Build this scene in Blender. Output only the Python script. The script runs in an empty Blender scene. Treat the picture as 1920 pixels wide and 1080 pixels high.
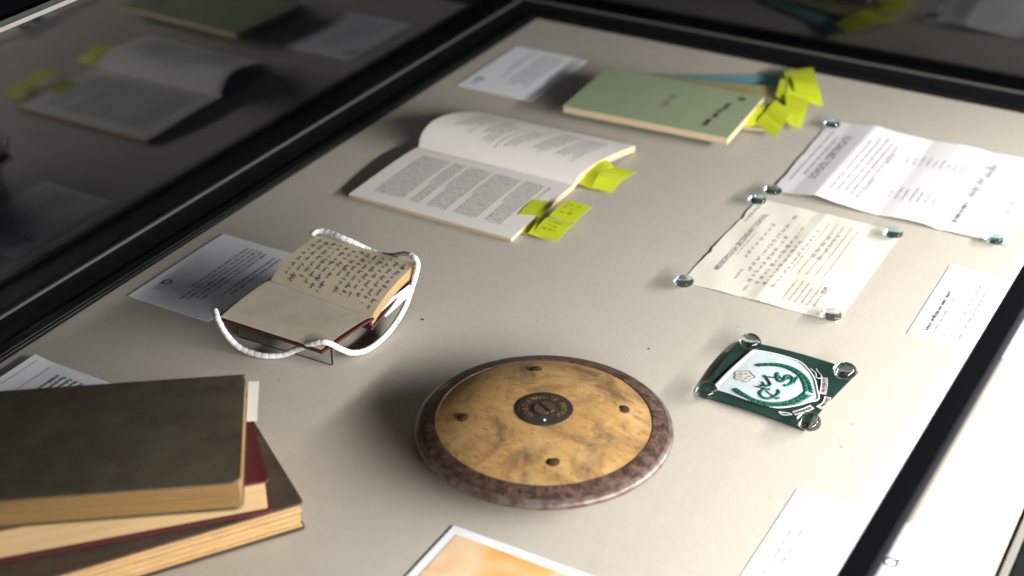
import bpy, bmesh, math, random
from mathutils import Vector, Matrix
random.seed(7)
SC = bpy.context.scene
COL = SC.collection

# ------------------------------------------------------------------ camera
cam_d = bpy.data.cameras.new('camera')
cam = bpy.data.objects.new('camera', cam_d)
COL.objects.link(cam)
cam.location = (0.9522, -1.7673, 0.74)
cam.rotation_euler = (math.radians(90 - 30.254), 0, math.radians(29.315))
cam_d.sensor_width = 36.0
cam_d.lens = 2860.99 / 1920 * 36.0
cam_d.clip_start = 0.02
cam_d.clip_end = 50
cam_d.dof.use_dof = True
cam_d.dof.focus_distance = 1.36
cam_d.dof.aperture_fstop = 3.6
cam_d.dof.aperture_blades = 9
SC.camera = cam

# ------------------------------------------------------------------ world and lamps
world = bpy.data.worlds.new('World')
SC.world = world
world.use_nodes = True
world.node_tree.nodes['Background'].inputs[0].default_value = (0.6, 0.7, 0.8, 1)
world.node_tree.nodes['Background'].inputs[1].default_value = 0.005

LED_STRENGTH = 5.0
room = bpy.data.lights.new('room_ceiling_lamp', 'AREA')  # added overhead fill standing in for soft ambient light, not a known fixture
room.shape = 'RECTANGLE'; room.size = 1.6; room.size_y = 1.2
room.energy = 2.1
room.color = (0.93, 0.97, 1.0)
room_o = bpy.data.objects.new('room_ceiling_lamp', room)
room_o.location = (0.9, -0.9, 2.3)
COL.objects.link(room_o)

strip = bpy.data.lights.new('case_strip_lamp', 'AREA')     # the case's own strip light, along the inside of its right pane
strip.shape = 'RECTANGLE'; strip.size = 0.034; strip.size_y = 1.50
strip.energy = 32.5
strip.color = (1.0, 0.982, 0.962)
strip_o = bpy.data.objects.new('case_strip_lamp', strip)
strip_o.location = (1.12, -0.75, 0.245)
strip_o.rotation_euler = (0, math.radians(90 + 20), 0)
COL.objects.link(strip_o)

SC.view_settings.view_transform = 'Standard'
SC.view_settings.look = 'None'
SC.view_settings.exposure = 0.12
SC.view_settings.gamma = 1.0
SC.view_settings.use_curve_mapping = False
SC.render.engine = 'CYCLES'
SC.cycles.use_denoising = True
SC.cycles.max_bounces = 14
SC.cycles.transmission_bounces = 10
SC.cycles.glossy_bounces = 6
SC.cycles.diffuse_bounces = 4
SC.cycles.caustics_refractive = True
SC.cycles.caustics_reflective = False
SC.cycles.sample_clamp_indirect = 0.0
SC.cycles.blur_glossy = 0.5

# ------------------------------------------------------------------ materials
def nodes_of(m):
    m.use_nodes = True
    return m.node_tree, m.node_tree.nodes, m.node_tree.links

def coords(nt, scale=(1, 1, 1), rot=(0, 0, 0)):
    tc = nt.nodes.new('ShaderNodeTexCoord'); mp = nt.nodes.new('ShaderNodeMapping')
    nt.links.new(tc.outputs['Object'], mp.inputs['Vector'])
    mp.inputs['Scale'].default_value = scale; mp.inputs['Rotation'].default_value = rot
    return mp.outputs[0]

def noise(nt, vec, scale, detail=3.0, rough=0.55, dist=0.0):
    n = nt.nodes.new('ShaderNodeTexNoise')
    nt.links.new(vec, n.inputs['Vector'])
    n.inputs['Scale'].default_value = scale; n.inputs['Detail'].default_value = detail
    n.inputs['Roughness'].default_value = rough; n.inputs['Distortion'].default_value = dist
    return n.outputs['Fac']

def ramp(nt, fac, stops):
    r = nt.nodes.new('ShaderNodeValToRGB'); nt.links.new(fac, r.inputs[0])
    el = r.color_ramp.elements
    while len(el) < len(stops): el.new(0.5)
    for e, (pos, c) in zip(el, stops):
        e.position = pos; e.color = (c[0], c[1], c[2], 1) if not isinstance(c, (int, float)) else (c, c, c, 1)
    return r.outputs[0]

def mixc(nt, fac, a, b, mode='MIX'):
    m = nt.nodes.new('ShaderNodeMix'); m.data_type = 'RGBA'; m.blend_type = mode
    for sock, v in ((m.inputs[0], fac), (m.inputs[6], a), (m.inputs[7], b)):
        if isinstance(v, bpy.types.NodeSocket): nt.links.new(v, sock)
        elif isinstance(v, (int, float)): sock.default_value = v
        else: sock.default_value = (v[0], v[1], v[2], 1)
    return m.outputs[2]

def mat(name, col, rough=0.6, metal=0.0, spec=0.5, var=None, bump=None, bscale=None, **kw):
    """plain procedural surface; var = (noise scale xyz, noise scale, low, high, second colour)"""
    m = bpy.data.materials.new(name); nt, N, L = nodes_of(m)
    b = N['Principled BSDF']
    b.inputs['Roughness'].default_value = rough; b.inputs['Metallic'].default_value = metal
    b.inputs['Specular IOR Level'].default_value = spec
    if var:
        sc, ns, lo, hi, c2 = var
        f = ramp(nt, noise(nt, coords(nt, sc), ns, 4), [(lo, 0.0), (hi, 1.0)])
        L.new(mixc(nt, f, col, c2), b.inputs['Base Color'])
    else:
        b.inputs['Base Color'].default_value = (*col, 1)
    if bump:
        bs, strength, dist = bump
        bn = N.new('ShaderNodeBump'); bn.inputs['Strength'].default_value = strength
        bn.inputs['Distance'].default_value = dist
        L.new(noise(nt, coords(nt, bscale or (1, 1, 1)), bs, 3), bn.inputs['Height'])
        L.new(bn.outputs[0], b.inputs['Normal'])
    for k, v in kw.items():
        b.inputs[k.replace('_', ' ')].default_value = v
    return m

def glass(name, col=(1, 1, 1), ior=1.5, rough=0.0, clear=0.0):
    m = bpy.data.materials.new(name); nt, N, L = nodes_of(m)
    N.remove(N['Principled BSDF'])
    g = N.new('ShaderNodeBsdfGlass'); g.inputs['Color'].default_value = (*col, 1)
    g.inputs['IOR'].default_value = ior; g.inputs['Roughness'].default_value = rough
    if clear > 0:      # part of the light goes straight through, as through a thin lens lying on the paper
        t = N.new('ShaderNodeBsdfTransparent'); t.inputs['Color'].default_value = (*col, 1)
        mx = N.new('ShaderNodeMixShader'); mx.inputs[0].default_value = clear
        L.new(g.outputs[0], mx.inputs[1]); L.new(t.outputs[0], mx.inputs[2]); L.new(mx.outputs[0], N['Material Output'].inputs[0])
    else:
        L.new(g.outputs[0], N['Material Output'].inputs[0])
    return m

M = {}
def board_mat():
    m = bpy.data.materials.new('board_laminate'); nt, N, L = nodes_of(m); b = N['Principled BSDF']
    v = coords(nt)
    c = mixc(nt, ramp(nt, noise(nt, v, 6.0, 3), [(0.35, 0.0), (0.7, 1.0)]), (0.462, 0.420, 0.358), (0.445, 0.405, 0.348))
    c = mixc(nt, ramp(nt, noise(nt, v, 900.0, 2), [(0.32, 0.0), (0.68, 1.0)]), c, (0.535, 0.49, 0.42))
    c = mixc(nt, ramp(nt, noise(nt, coords(nt, (1, .16, 1), (0, 0, .15)), 420.0, 3, .6), [(0.35, 0.0), (0.70, 0.32)]), c, (0.385, 0.345, 0.29))
    c = mixc(nt, ramp(nt, noise(nt, v, 38.0, 5, .7), [(0.42, 0.0), (0.72, 0.22)]), c, (0.40, 0.365, 0.31))
    L.new(c, b.inputs['Base Color'])
    b.inputs['Roughness'].default_value = 0.62
    b.inputs['Specular IOR Level'].default_value = 0.3
    bn = N.new('ShaderNodeBump'); bn.inputs['Strength'].default_value = 0.12; bn.inputs['Distance'].default_value = 0.0004
    L.new(noise(nt, v, 1300.0, 2), bn.inputs['Height']); L.new(bn.outputs[0], b.inputs['Normal'])
    return m
M['board'] = board_mat()
M['rail'] = mat('black_powder_coat', (0.0045, 0.005, 0.006), 0.5, spec=.22, var=((1, 1, 1), 60, .3, .8, (0.007, 0.008, 0.009)), bump=(900, .1, .0003))
M['bead'] = mat('grey_silicone', (0.085, 0.085, 0.08), 0.6, spec=.3)
M['cream_edge'] = mat('cream_edge_strip', (0.22, 0.205, 0.185), 0.6)
M['seal'] = mat('dark_green_seal', (0.006, 0.016, 0.014), 0.35)
M['pane'] = glass('clear_pane', (0.97, 0.99, 0.98), 1.62)
M['housing'] = mat('matt_black_housing', (0.003, 0.0035, 0.005), 0.8, spec=.06)
M['acrylic'] = glass('clear_acrylic', (0.97, 0.98, 0.98), 1.49)
M['pebble'] = glass('clear_glass_pebble', (0.97, 0.99, 0.99), 1.50, 0, .14)
M['pebble_teal'] = glass('teal_tinted_glass_pebble', (0.86, 0.95, 0.96), 1.50, 0, .12)
M['card'] = mat('white_card', (0.83, 0.84, 0.88), 0.55, bump=(700, .05, .0002))
M['ink'] = mat('black_ink', (0.03, 0.03, 0.035), 0.6)
M['ink_grey'] = mat('grey_ink', (0.24, 0.24, 0.25), 0.6)
M['ink_pale'] = mat('pale_grey_ink', (0.34, 0.34, 0.34), 0.6)
M['ink_mid'] = mat('faded_ink', (0.40, 0.40, 0.41), 0.6)
M['ink_blue'] = mat('blue_black_ink', (0.008, 0.013, 0.028), 0.5, var=((1, 1, 1), 150, .45, .7, (0.012, 0.05, 0.065)))
M['logo'] = mat('dark_green_logo', (0.012, 0.06, 0.055), 0.5)
M['page'] = mat('book_page', (0.78, 0.745, 0.70), 0.8, var=((1, 1, 1), 14, .3, .75, (0.74, 0.70, 0.65)))
M['page_edge'] = mat('cream_page_edges', (0.66, 0.52, 0.36), 0.8, var=((2, 2, 900), 3, .35, .7, (0.42, 0.30, 0.18)))
M['tan_edge'] = mat('tan_page_edges', (0.31, 0.185, 0.062), 0.8, var=((14, 14, 1400), 2, .3, .72, (0.22, 0.12, 0.035)), bump=(3, .5, .001), bscale=(6, 6, 1200))
M['rough_edge'] = mat('rough_tan_page_edges', (0.56, 0.37, 0.165), 0.85, var=((30, 30, 900), 2, .36, .74, (0.38, 0.225, 0.09)), bump=(2, .6, .0012), bscale=(40, 40, 800))
M['cream_block'] = mat('cream_page_block', (0.52, 0.365, 0.18), 0.75, var=((8, 8, 1200), 2, .25, .8, (0.42, 0.28, 0.13)))
def cloth(name, base, dark, scuff, turn):
    """worn book cloth: mottling, pale scuffs with shapes of their own, woven relief"""
    m = bpy.data.materials.new(name); nt, N, L = nodes_of(m); b = N['Principled BSDF']
    v = coords(nt, (1, 1, 1), (0, 0, math.radians(turn)))
    c = mixc(nt, ramp(nt, noise(nt, v, 32, 6, .68, .5), [(0.36, 0.0), (0.66, 1.0)]), base, dark)
    c = mixc(nt, ramp(nt, noise(nt, v, 150, 6, .75, .3), [(0.55, 0.0), (0.75, 0.55)]), c, scuff)
    c = mixc(nt, ramp(nt, noise(nt, coords(nt, (1, 14, 1), (0, 0, math.radians(turn + 20))), 40, 5, .7, .6), [(0.64, 0.0), (0.74, 0.35)]), c, scuff)
    L.new(c, b.inputs['Base Color']); b.inputs['Specular IOR Level'].default_value = .35
    L.new(ramp(nt, noise(nt, v, 60, 4), [(0.3, 0.5), (0.7, 0.72)]), b.inputs['Roughness'])
    bn = N.new('ShaderNodeBump'); bn.inputs['Strength'].default_value = 0.4; bn.inputs['Distance'].default_value = 0.0004
    L.new(noise(nt, v, 900, 4, .7), bn.inputs['Height']); L.new(bn.outputs[0], b.inputs['Normal'])
    return m
M['olive'] = cloth('olive_black_cloth', (0.105, 0.090, 0.058), (0.070, 0.053, 0.035), (0.17, 0.145, 0.10), -35)
M['brown_cloth'] = cloth('dark_brown_cloth', (0.068, 0.050, 0.036), (0.042, 0.029, 0.021), (0.13, 0.10, 0.07), -20)
M['maroon'] = mat('maroon_cloth', (0.085, 0.010, 0.015), 0.6, bump=(1500, .2, .0003))
M['diary_red'] = mat('worn_maroon_cloth', (0.062, 0.012, 0.012), 0.65, var=((1, 1, 1), 200, .45, .8, (0.035, 0.009, 0.009)))
def aged(name, base, stain, s=9.0):
    m = bpy.data.materials.new(name); nt, N, L = nodes_of(m); b = N['Principled BSDF']
    f = ramp(nt, noise(nt, coords(nt), s, 6, .66, .8), [(0.40, 0.0), (0.70, 1.0)])
    f2 = ramp(nt, noise(nt, coords(nt), 420, 2), [(0.35, 0.0), (0.75, 1.0)])
    c = mixc(nt, f, base, stain)
    L.new(mixc(nt, f2, c, [x * .92 for x in base]), b.inputs['Base Color'])
    b.inputs['Roughness'].default_value = 0.72; b.inputs['Specular IOR Level'].default_value = .3
    return m
M['diary_page'] = aged('aged_diary_page', (0.62, 0.535, 0.40), (0.55, 0.44, 0.29), 25)
M['diary_blank'] = aged('stained_endpaper', (0.45, 0.41, 0.335), (0.36, 0.27, 0.165), 19)
M['diary_edge'] = mat('yellowed_page_edges', (0.36, 0.255, 0.115), 0.7, var=((4, 4, 900), 3, .35, .7, (0.23, 0.14, 0.05)))
M['paper_slip'] = mat('white_paper_slip', (0.58, 0.56, 0.51), 0.6)
M['green_cover'] = aged('sage_green_cover', (0.31, 0.375, 0.235), (0.26, 0.325, 0.19), 9)
M['tan_cover'] = mat('olive_tan_cover', (0.34, 0.30, 0.14), 0.7)
M['blue_cover'] = mat('blue_grey_cover', (0.13, 0.30, 0.33), 0.7)
M['note'] = mat('yellow_green_sticky_paper', (0.56, 0.62, 0.020), 0.6, var=((1, 1, 1), 40, .3, .7, (0.50, 0.58, 0.016)))
M['cert_white'] = aged('white_certificate_paper', (0.80, 0.79, 0.78), (0.77, 0.755, 0.73), 14)
M['cert_cream'] = aged('cream_report_paper', (0.72, 0.695, 0.60), (0.70, 0.66, 0.55), 12)
M['cord_white'] = mat('white_cotton_tube', (0.70, 0.70, 0.71), 0.7, bump=(1800, .3, .0003))
M['felt'] = mat('bottle_green_felt', (0.011, 0.030, 0.024), 0.95, spec=0.1, var=((1, 1, 1), 700, .3, .7, (0.020, 0.048, 0.038)), bump=(1600, .8, .0008))
M['satin'] = mat('pale_satin', (0.47, 0.54, 0.545), 0.5, var=((1, 1, 1), 90, .4, .7, (0.40, 0.475, 0.49)), bump=(2, .5, .001), bscale=(500, 90, 90), Sheen_Weight=.3)
M['white_thread'] = mat('white_thread', (0.60, 0.61, 0.61), 0.55)
M['note_pen'] = mat('faint_pen_on_note', (0.26, 0.29, 0.03), 0.6)
M['green_thread'] = mat('green_thread', (0.010, 0.150, 0.088), 0.5, var=((1, 1, 1), 500, .35, .65, (0.006, 0.085, 0.052)))
M['dark_thread'] = mat('dark_green_thread', (0.005, 0.050, 0.034), 0.5)
M['pink_thread'] = mat('pale_pink_thread', (0.50, 0.43, 0.41), 0.6)
M['rose_thread'] = mat('dusty_rose_thread', (0.36, 0.20, 0.18), 0.6)
M['dark_line'] = mat('black_thread', (0.02, 0.022, 0.02), 0.6)
M['speck'] = mat('dark_lint', (0.03, 0.03, 0.03), 0.9)
M['led'] = bpy.data.materials.new('led_diffuser')
nt, N, L = nodes_of(M['led']); N.remove(N['Principled BSDF'])
e = N.new('ShaderNodeEmission'); e.inputs[0].default_value = (1.0, 0.982, 0.955, 1); e.inputs[1].default_value = LED_STRENGTH
L.new(e.outputs[0], N['Material Output'].inputs[0])

def wood_mat():
    m = bpy.data.materials.new('worn_varnished_wood'); nt, N, L = nodes_of(m); b = N['Principled BSDF']
    v = coords(nt, (1, 1, 1), (0, 0, math.radians(-8)))
    vg = coords(nt, (5, 70, 5), (0, 0, math.radians(-8)))
    c = mixc(nt, ramp(nt, noise(nt, vg, 2.2, 5, .6, .8), [(0.3, 0.0), (0.72, 1.0)]), (0.49, 0.305, 0.125), (0.41, 0.225, 0.075))
    # worn grey-brown smudges with their own shape
    f = ramp(nt, noise(nt, v, 17, 6, .66, 1.4), [(0.45, 0.0), (0.66, 0.9)])
    c = mixc(nt, f, c, (0.135, 0.085, 0.048))
    f = ramp(nt, noise(nt, coords(nt, (1, 2.4, 1), (0, 0, .4)), 75, 6, .75, 2.4), [(0.55, 0.0), (0.64, 0.85)])
    c = mixc(nt, f, c, (0.10, 0.05, 0.02))
    f = ramp(nt, noise(nt, v, 30, 4, .6, .5), [(0.54, 0.0), (0.72, 0.6)])
    c = mixc(nt, f, c, (0.56, 0.38, 0.17))
    L.new(c, b.inputs['Base Color'])
    L.new(ramp(nt, noise(nt, v, 40, 4), [(0.3, 0.28), (0.75, 0.55)]), b.inputs['Roughness'])
    b.inputs['Coat Weight'].default_value = 0.15; b.inputs['Coat Roughness'].default_value = .25
    bn = N.new('ShaderNodeBump'); bn.inputs['Strength'].default_value = 0.2; bn.inputs['Distance'].default_value = 0.0006
    L.new(noise(nt, vg, 8, 4), bn.inputs['Height']); L.new(bn.outputs[0], b.inputs['Normal'])
    return m
M['wood'] = wood_mat()
def rim_mat():
    m = bpy.data.materials.new('tarnished_metal_rim'); nt, N, L = nodes_of(m); b = N['Principled BSDF']
    v = coords(nt)
    f = ramp(nt, noise(nt, v, 120, 8, .78, .5), [(0.44, 0.0), (0.58, 1.0)])
    c = mixc(nt, f, (0.042, 0.024, 0.018), (0.145, 0.085, 0.060))
    f = ramp(nt, noise(nt, v, 240, 4, .7), [(0.48, 0.0), (0.66, 0.8)])
    c = mixc(nt, f, c, (0.030, 0.018, 0.015))
    L.new(c, b.inputs['Base Color'])
    b.inputs['Metallic'].default_value = 0.1
    L.new(ramp(nt, noise(nt, v, 120, 4), [(0.3, 0.34), (0.7, 0.62)]), b.inputs['Roughness'])
    bn = N.new('ShaderNodeBump'); bn.inputs['Strength'].default_value = 0.25; bn.inputs['Distance'].default_value = 0.0006
    L.new(noise(nt, v, 300, 4), bn.inputs['Height']); L.new(bn.outputs[0], b.inputs['Normal'])
    return m
M['rim'] = rim_mat()
M['rim_edge'] = mat('rubbed_steel_edge', (0.16, 0.13, 0.115), 0.42, metal=0.3, var=((1, 1, 1), 90, .42, .62, (0.10, 0.055, 0.04)), bump=(300, .3, .0006))
M['bronze'] = mat('dark_bronze_plate', (0.060, 0.046, 0.030), 0.5, metal=0.3, var=((1, 1, 1), 200, .4, .7, (0.035, 0.026, 0.018)))
M['screw'] = mat('worn_copper_screw', (0.17, 0.095, 0.075), 0.45, metal=0.4, var=((1, 1, 1), 300, .4, .7, (0.10, 0.055, 0.04)))
M['brass'] = mat('worn_brass_lettering', (0.42, 0.28, 0.13), 0.4, metal=0.4, var=((1, 1, 1), 220, .35, .65, (0.13, 0.085, 0.05)))
M['plug'] = mat('dark_wood_plug', (0.045, 0.024, 0.011), 0.55, var=((1, 1, 1), 200, .4, .7, (0.075, 0.038, 0.016)))
def print_mat():
    m = bpy.data.materials.new('orange_painted_print'); nt, N, L = nodes_of(m); b = N['Principled BSDF']
    f = noise(nt, coords(nt, (1, 1.6, 1), (0, 0, .5)), 17, 3, .45, .6)
    c = ramp(nt, f, [(0.30, (0.66, 0.30, 0.09)), (0.46, (0.76, 0.44, 0.15)), (0.56, (0.78, 0.52, 0.30)), (0.70, (0.80, 0.66, 0.42))])
    L.new(c, b.inputs['Base Color']); b.inputs['Roughness'].default_value = .45
    return m
M['print'] = print_mat()

# ------------------------------------------------------------------ builders
OFF = {}
def link(o, parent=None):
    COL.objects.link(o)
    if parent is not None:
        o.parent = parent
    return o

def root_off(parent):
    while parent is not None and parent.parent is not None: parent = parent.parent
    return OFF.get(parent.name, Vector((0, 0, 0))) if parent is not None else Vector((0, 0, 0))

def thing(name, loc, label, cat, group=None):
    o = bpy.data.objects.new(name, None); o.empty_display_size = .02
    COL.objects.link(o); o.location = loc; OFF[o.name] = Vector(loc)
    o['label'] = label; o['category'] = cat
    if group: o['group'] = group
    return o

def smooth(me, flag=True):
    for p in me.polygons: p.use_smooth = flag

def part(name, verts, faces, m, parent=None, sm=False, label=None, mats=None, fm=None):
    off = root_off(parent)
    me = bpy.data.meshes.new(name)
    me.from_pydata([tuple(Vector(v) - off) for v in verts], [], faces)
    me.validate(); me.update()
    for mm in (mats or [m]): me.materials.append(mm)
    if fm:
        for p, i in zip(me.polygons, fm): p.material_index = i
    if sm: smooth(me)
    o = bpy.data.objects.new(name, me)
    if label: o['label'] = label
    return link(o, parent)

def bpart(name, bm, m, parent=None, sm=False, mats=None):
    off = root_off(parent)
    bmesh.ops.translate(bm, verts=bm.verts, vec=-off)
    me = bpy.data.meshes.new(name); bm.to_mesh(me); bm.free()
    for mm in (mats or [m]): me.materials.append(mm)
    if sm: smooth(me)
    return link(bpy.data.objects.new(name, me), parent)

def tag(o, label, cat, group=None, kind=None):
    if kind: o['kind'] = kind
    else:
        o['label'] = label; o['category'] = cat
    if group: o['group'] = group
    return o

def obox(bm, P, u, v, lu, lv, z0, z1, bevel=0.0, seg=2, top_shift=(0, 0)):
    """box on corner P spanned by plan directions u, v"""
    P = Vector((P[0], P[1], 0)); u = Vector((u[0], u[1], 0)); v = Vector((v[0], v[1], 0))
    vs = []
    for z in (z0, z1):
        for a, b in ((0, 0), (lu, 0), (lu, lv), (0, lv)):
            q = P + u * a + v * b; q.z = z; vs.append(bm.verts.new(q))
    fs = [(3, 2, 1, 0), (4, 5, 6, 7), (0, 1, 5, 4), (1, 2, 6, 5), (2, 3, 7, 6), (3, 0, 4, 7)]
    nf = [bm.faces.new([vs[i] for i in f]) for f in fs]
    if bevel > 0:
        es = list({e for f in nf for e in f.edges})
        bmesh.ops.bevel(bm, geom=es, offset=bevel, segments=seg, profile=.5, affect='EDGES')
    return bm

def box(name, x0, x1, y0, y1, z0, z1, m, parent=None, bevel=0.0):
    bm = bmesh.new(); obox(bm, (x0, y0), (1, 0), (0, 1), x1 - x0, y1 - y0, z0, z1, bevel)
    bmesh.ops.recalc_face_normals(bm, faces=bm.faces)
    return bpart(name, bm, m, parent)

def prism(name, outline, z0, z1, m, parent=None, bevel=0.0):
    bm = bmesh.new()
    lo = [bm.verts.new((p[0], p[1], z0)) for p in outline]; hi = [bm.verts.new((p[0], p[1], z1)) for p in outline]
    n = len(outline)
    bm.faces.new(lo[::-1]); top = bm.faces.new(hi)
    for i in range(n): bm.faces.new((lo[i], lo[(i + 1) % n], hi[(i + 1) % n], hi[i]))
    if bevel: bmesh.ops.bevel(bm, geom=list(top.edges), offset=bevel, segments=2, profile=.5, affect='EDGES')
    bmesh.ops.recalc_face_normals(bm, faces=bm.faces)
    return bpart(name, bm, m, parent)

def sheet(name, f, nu, nv, th, m, parent=None, edge_mat=None, sm=True, bottom=None):
    """solid sheet over the unit square: f(u,v) is its top, it is th thick downwards (or reaches bottom(u,v))"""
    V = []; F = []; FM = []
    for lay in (0, 1):
        for j in range(nv + 1):
            for i in range(nu + 1):
                q = Vector(f(i / nu, j / nv))
                if lay: q = Vector(bottom(i / nu, j / nv)) if bottom else q - Vector((0, 0, th))
                V.append(q)
    n = (nu + 1) * (nv + 1); id_ = lambda i, j, l=0: l * n + j * (nu + 1) + i
    for j in range(nv):
        for i in range(nu):
            F.append((id_(i, j), id_(i + 1, j), id_(i + 1, j + 1), id_(i, j + 1))); FM.append(0)
            F.append((id_(i, j + 1, 1), id_(i + 1, j + 1, 1), id_(i + 1, j, 1), id_(i, j, 1))); FM.append(1)
    for i in range(nu):
        F.append((id_(i, 0, 1), id_(i + 1, 0, 1), id_(i + 1, 0), id_(i, 0))); FM.append(1)
        F.append((id_(i, nv), id_(i + 1, nv), id_(i + 1, nv, 1), id_(i, nv, 1))); FM.append(1)
    for j in range(nv):
        F.append((id_(0, j), id_(0, j + 1), id_(0, j + 1, 1), id_(0, j, 1))); FM.append(1)
        F.append((id_(nu, j, 1), id_(nu, j + 1, 1), id_(nu, j + 1), id_(nu, j))); FM.append(1)
    o = part(name, V, F, m, parent, mats=[m, edge_mat or m], fm=FM)
    bm = bmesh.new(); bm.from_mesh(o.data); bmesh.ops.recalc_face_normals(bm, faces=bm.faces); bm.to_mesh(o.data); bm.free()
    if sm:
        for p in o.data.polygons:
            p.use_smooth = (p.material_index == 0)
        o.data.set_sharp_from_angle(angle=math.radians(40))
    return o

def bil(A, B, C, D, u, v):
    """A(0,0) B(1,0) C(1,1) D(0,1)"""
    A, B, C, D = map(Vector, (A, B, C, D))
    return A * (1 - u) * (1 - v) + B * u * (1 - v) + C * u * v + D * (1 - u) * v

def revolve(name, prof, m, parent, c=(0, 0), seg=96, sm=True):
    V = []; F = []; n = len(prof)
    for k in range(seg):
        a = 2 * math.pi * k / seg
        for r, z in prof: V.append((c[0] + r * math.cos(a), c[1] + r * math.sin(a), z))
    for k in range(seg):
        for i in range(n - 1):
            a, b = k * n + i, ((k + 1) % seg) * n + i
            F.append((a, b, b + 1, a + 1))
    o = part(name, V, F, m, parent, sm=sm)
    bm = bmesh.new(); bm.from_mesh(o.data)
    bmesh.ops.remove_doubles(bm, verts=bm.verts, dist=1e-6)
    bmesh.ops.recalc_face_normals(bm, faces=bm.faces); bm.to_mesh(o.data); bm.free()
    if sm:
        smooth(o.data); o.data.set_sharp_from_angle(angle=math.radians(35))
    return o

def spline(pts, n):
    """Catmull-Rom through pts, n samples per span"""
    P = [Vector(p) for p in pts]; P = [P[0] * 2 - P[1]] + P + [P[-1] * 2 - P[-2]]; out = []
    for i in range(1, len(P) - 2):
        for k in range(n):
            t = k / n; a, b, c, d = P[i - 1], P[i], P[i + 1], P[i + 2]
            out.append(.5 * ((2 * b) + (c - a) * t + (2 * a - 5 * b + 4 * c - d) * t * t + (3 * b - a - 3 * c + d) * t ** 3))
    out.append(P[-2]); return out

# --- ink: flat print made of thin ribbons laid on a surface. mapf(u, v) -> point on that surface (metres in, metres out)
def ribbons(name, polys, mapf, m, parent):
    V = []; F = []
    for pts, w in polys:
        n = len(pts)
        if n < 2: continue
        for i, (x, y) in enumerate(pts):
            x0, y0 = pts[max(i - 1, 0)]; x1, y1 = pts[min(i + 1, n - 1)]
            d = math.hypot(x1 - x0, y1 - y0) or 1.0
            nx, ny = -(y1 - y0) / d * w / 2, (x1 - x0) / d * w / 2
            V.append(mapf(x + nx, y + ny)); V.append(mapf(x - nx, y - ny))
        b = len(V) - 2 * n
        for i in range(n - 1):
            F.append((b + 2 * i, b + 2 * i + 1, b + 2 * i + 3, b + 2 * i + 2))
    return part(name, V, F, m, parent)

def text_geo(txt, size, bold=0.0, shear=0.0, align='LEFT'):
    cu = bpy.data.curves.new('t', 'FONT'); cu.body = txt; cu.size = size; cu.offset = bold; cu.shear = shear
    cu.align_x = align; cu.resolution_u = 2
    o = bpy.data.objects.new('t', cu); COL.objects.link(o)
    dg = bpy.context.evaluated_depsgraph_get()
    me = bpy.data.meshes.new_from_object(o.evaluated_get(dg))
    V = [(v.co.x, v.co.y) for v in me.vertices]; F = [tuple(p.vertices) for p in me.polygons]
    bpy.data.objects.remove(o); bpy.data.curves.remove(cu); bpy.data.meshes.remove(me)
    return V, F

def texts(name, items, mapf, m, parent):
    """items: (text, u, v, size, bold, align)"""
    V = []; F = []
    for t, u, v, s, bo, al in items:
        a, f = text_geo(t, s, bo, 0, al); b = len(V)
        V += [mapf(u + x, v + y) for x, y in a]; F += [tuple(i + b for i in q) for q in f]
    return part(name, V, F, m, parent)

def fake_print(rnd, u0, v0, width, xh, gap_word=1.3, ragged=0.0):
    """one line of small illegible print"""
    out = []; u = u0; end = u0 + width * (1 - ragged * rnd.random()); w = xh * .24
    while u < end:
        for _ in range(rnd.randint(2, 9)):
            if u > end: break
            k = rnd.random(); a = xh * (1.5 if rnd.random() < .22 else 1)
            if k < .4:
                out.append(([(u, v0), (u, v0 + a)], w)); out.append(([(u, v0 + xh * .9), (u + xh * .5, v0 + xh * .85), (u + xh * .55, v0)], w)); u += xh * .85
            elif k < .75:
                out.append(([(u, v0 + xh * .5), (u + xh * .25, v0), (u + xh * .55, v0 + xh * .4), (u + xh * .25, v0 + xh), (u, v0 + xh * .5)], w)); u += xh * .82
            else:
                out.append(([(u, v0 - (xh * .5 if rnd.random() < .2 else 0)), (u + w * .1, v0 + a)], w)); u += xh * .42
        u += xh * gap_word * .6
    return out

def cursive(rnd, u0, v0, width, xh, w, slant=.3, gap=1.6, wl=(2, 8), ls=1.0):
    """one line of joined handwriting"""
    out = []; u = u0
    while u < u0 + width:
        n = rnd.randint(*wl); pts = []
        for k in range(n):
            h = xh * rnd.uniform(.75, 1.15); s = ls * xh * rnd.uniform(.42, .7)
            if rnd.random() < .24: h = xh * rnd.uniform(1.9, 2.5)
            lo = -xh * rnd.uniform(.9, 1.4) if rnd.random() < .13 else xh * rnd.uniform(-.08, .08)
            pts += [(u + slant * lo, v0 + lo), (u + s * .35 + slant * h, v0 + h), (u + s * .62 + slant * h * .8, v0 + h * .8), (u + s * .8 + slant * xh * .1, v0 + xh * .05)]
            u += s
            if u > u0 + width: break
        if len(pts) > 1: out.append(([(q.x, q.y) for q in spline([Vector((a, b, 0)) for a, b in pts], 3)], w))
        u += xh * gap * rnd.uniform(.7, 1.4)
    return out

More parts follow.
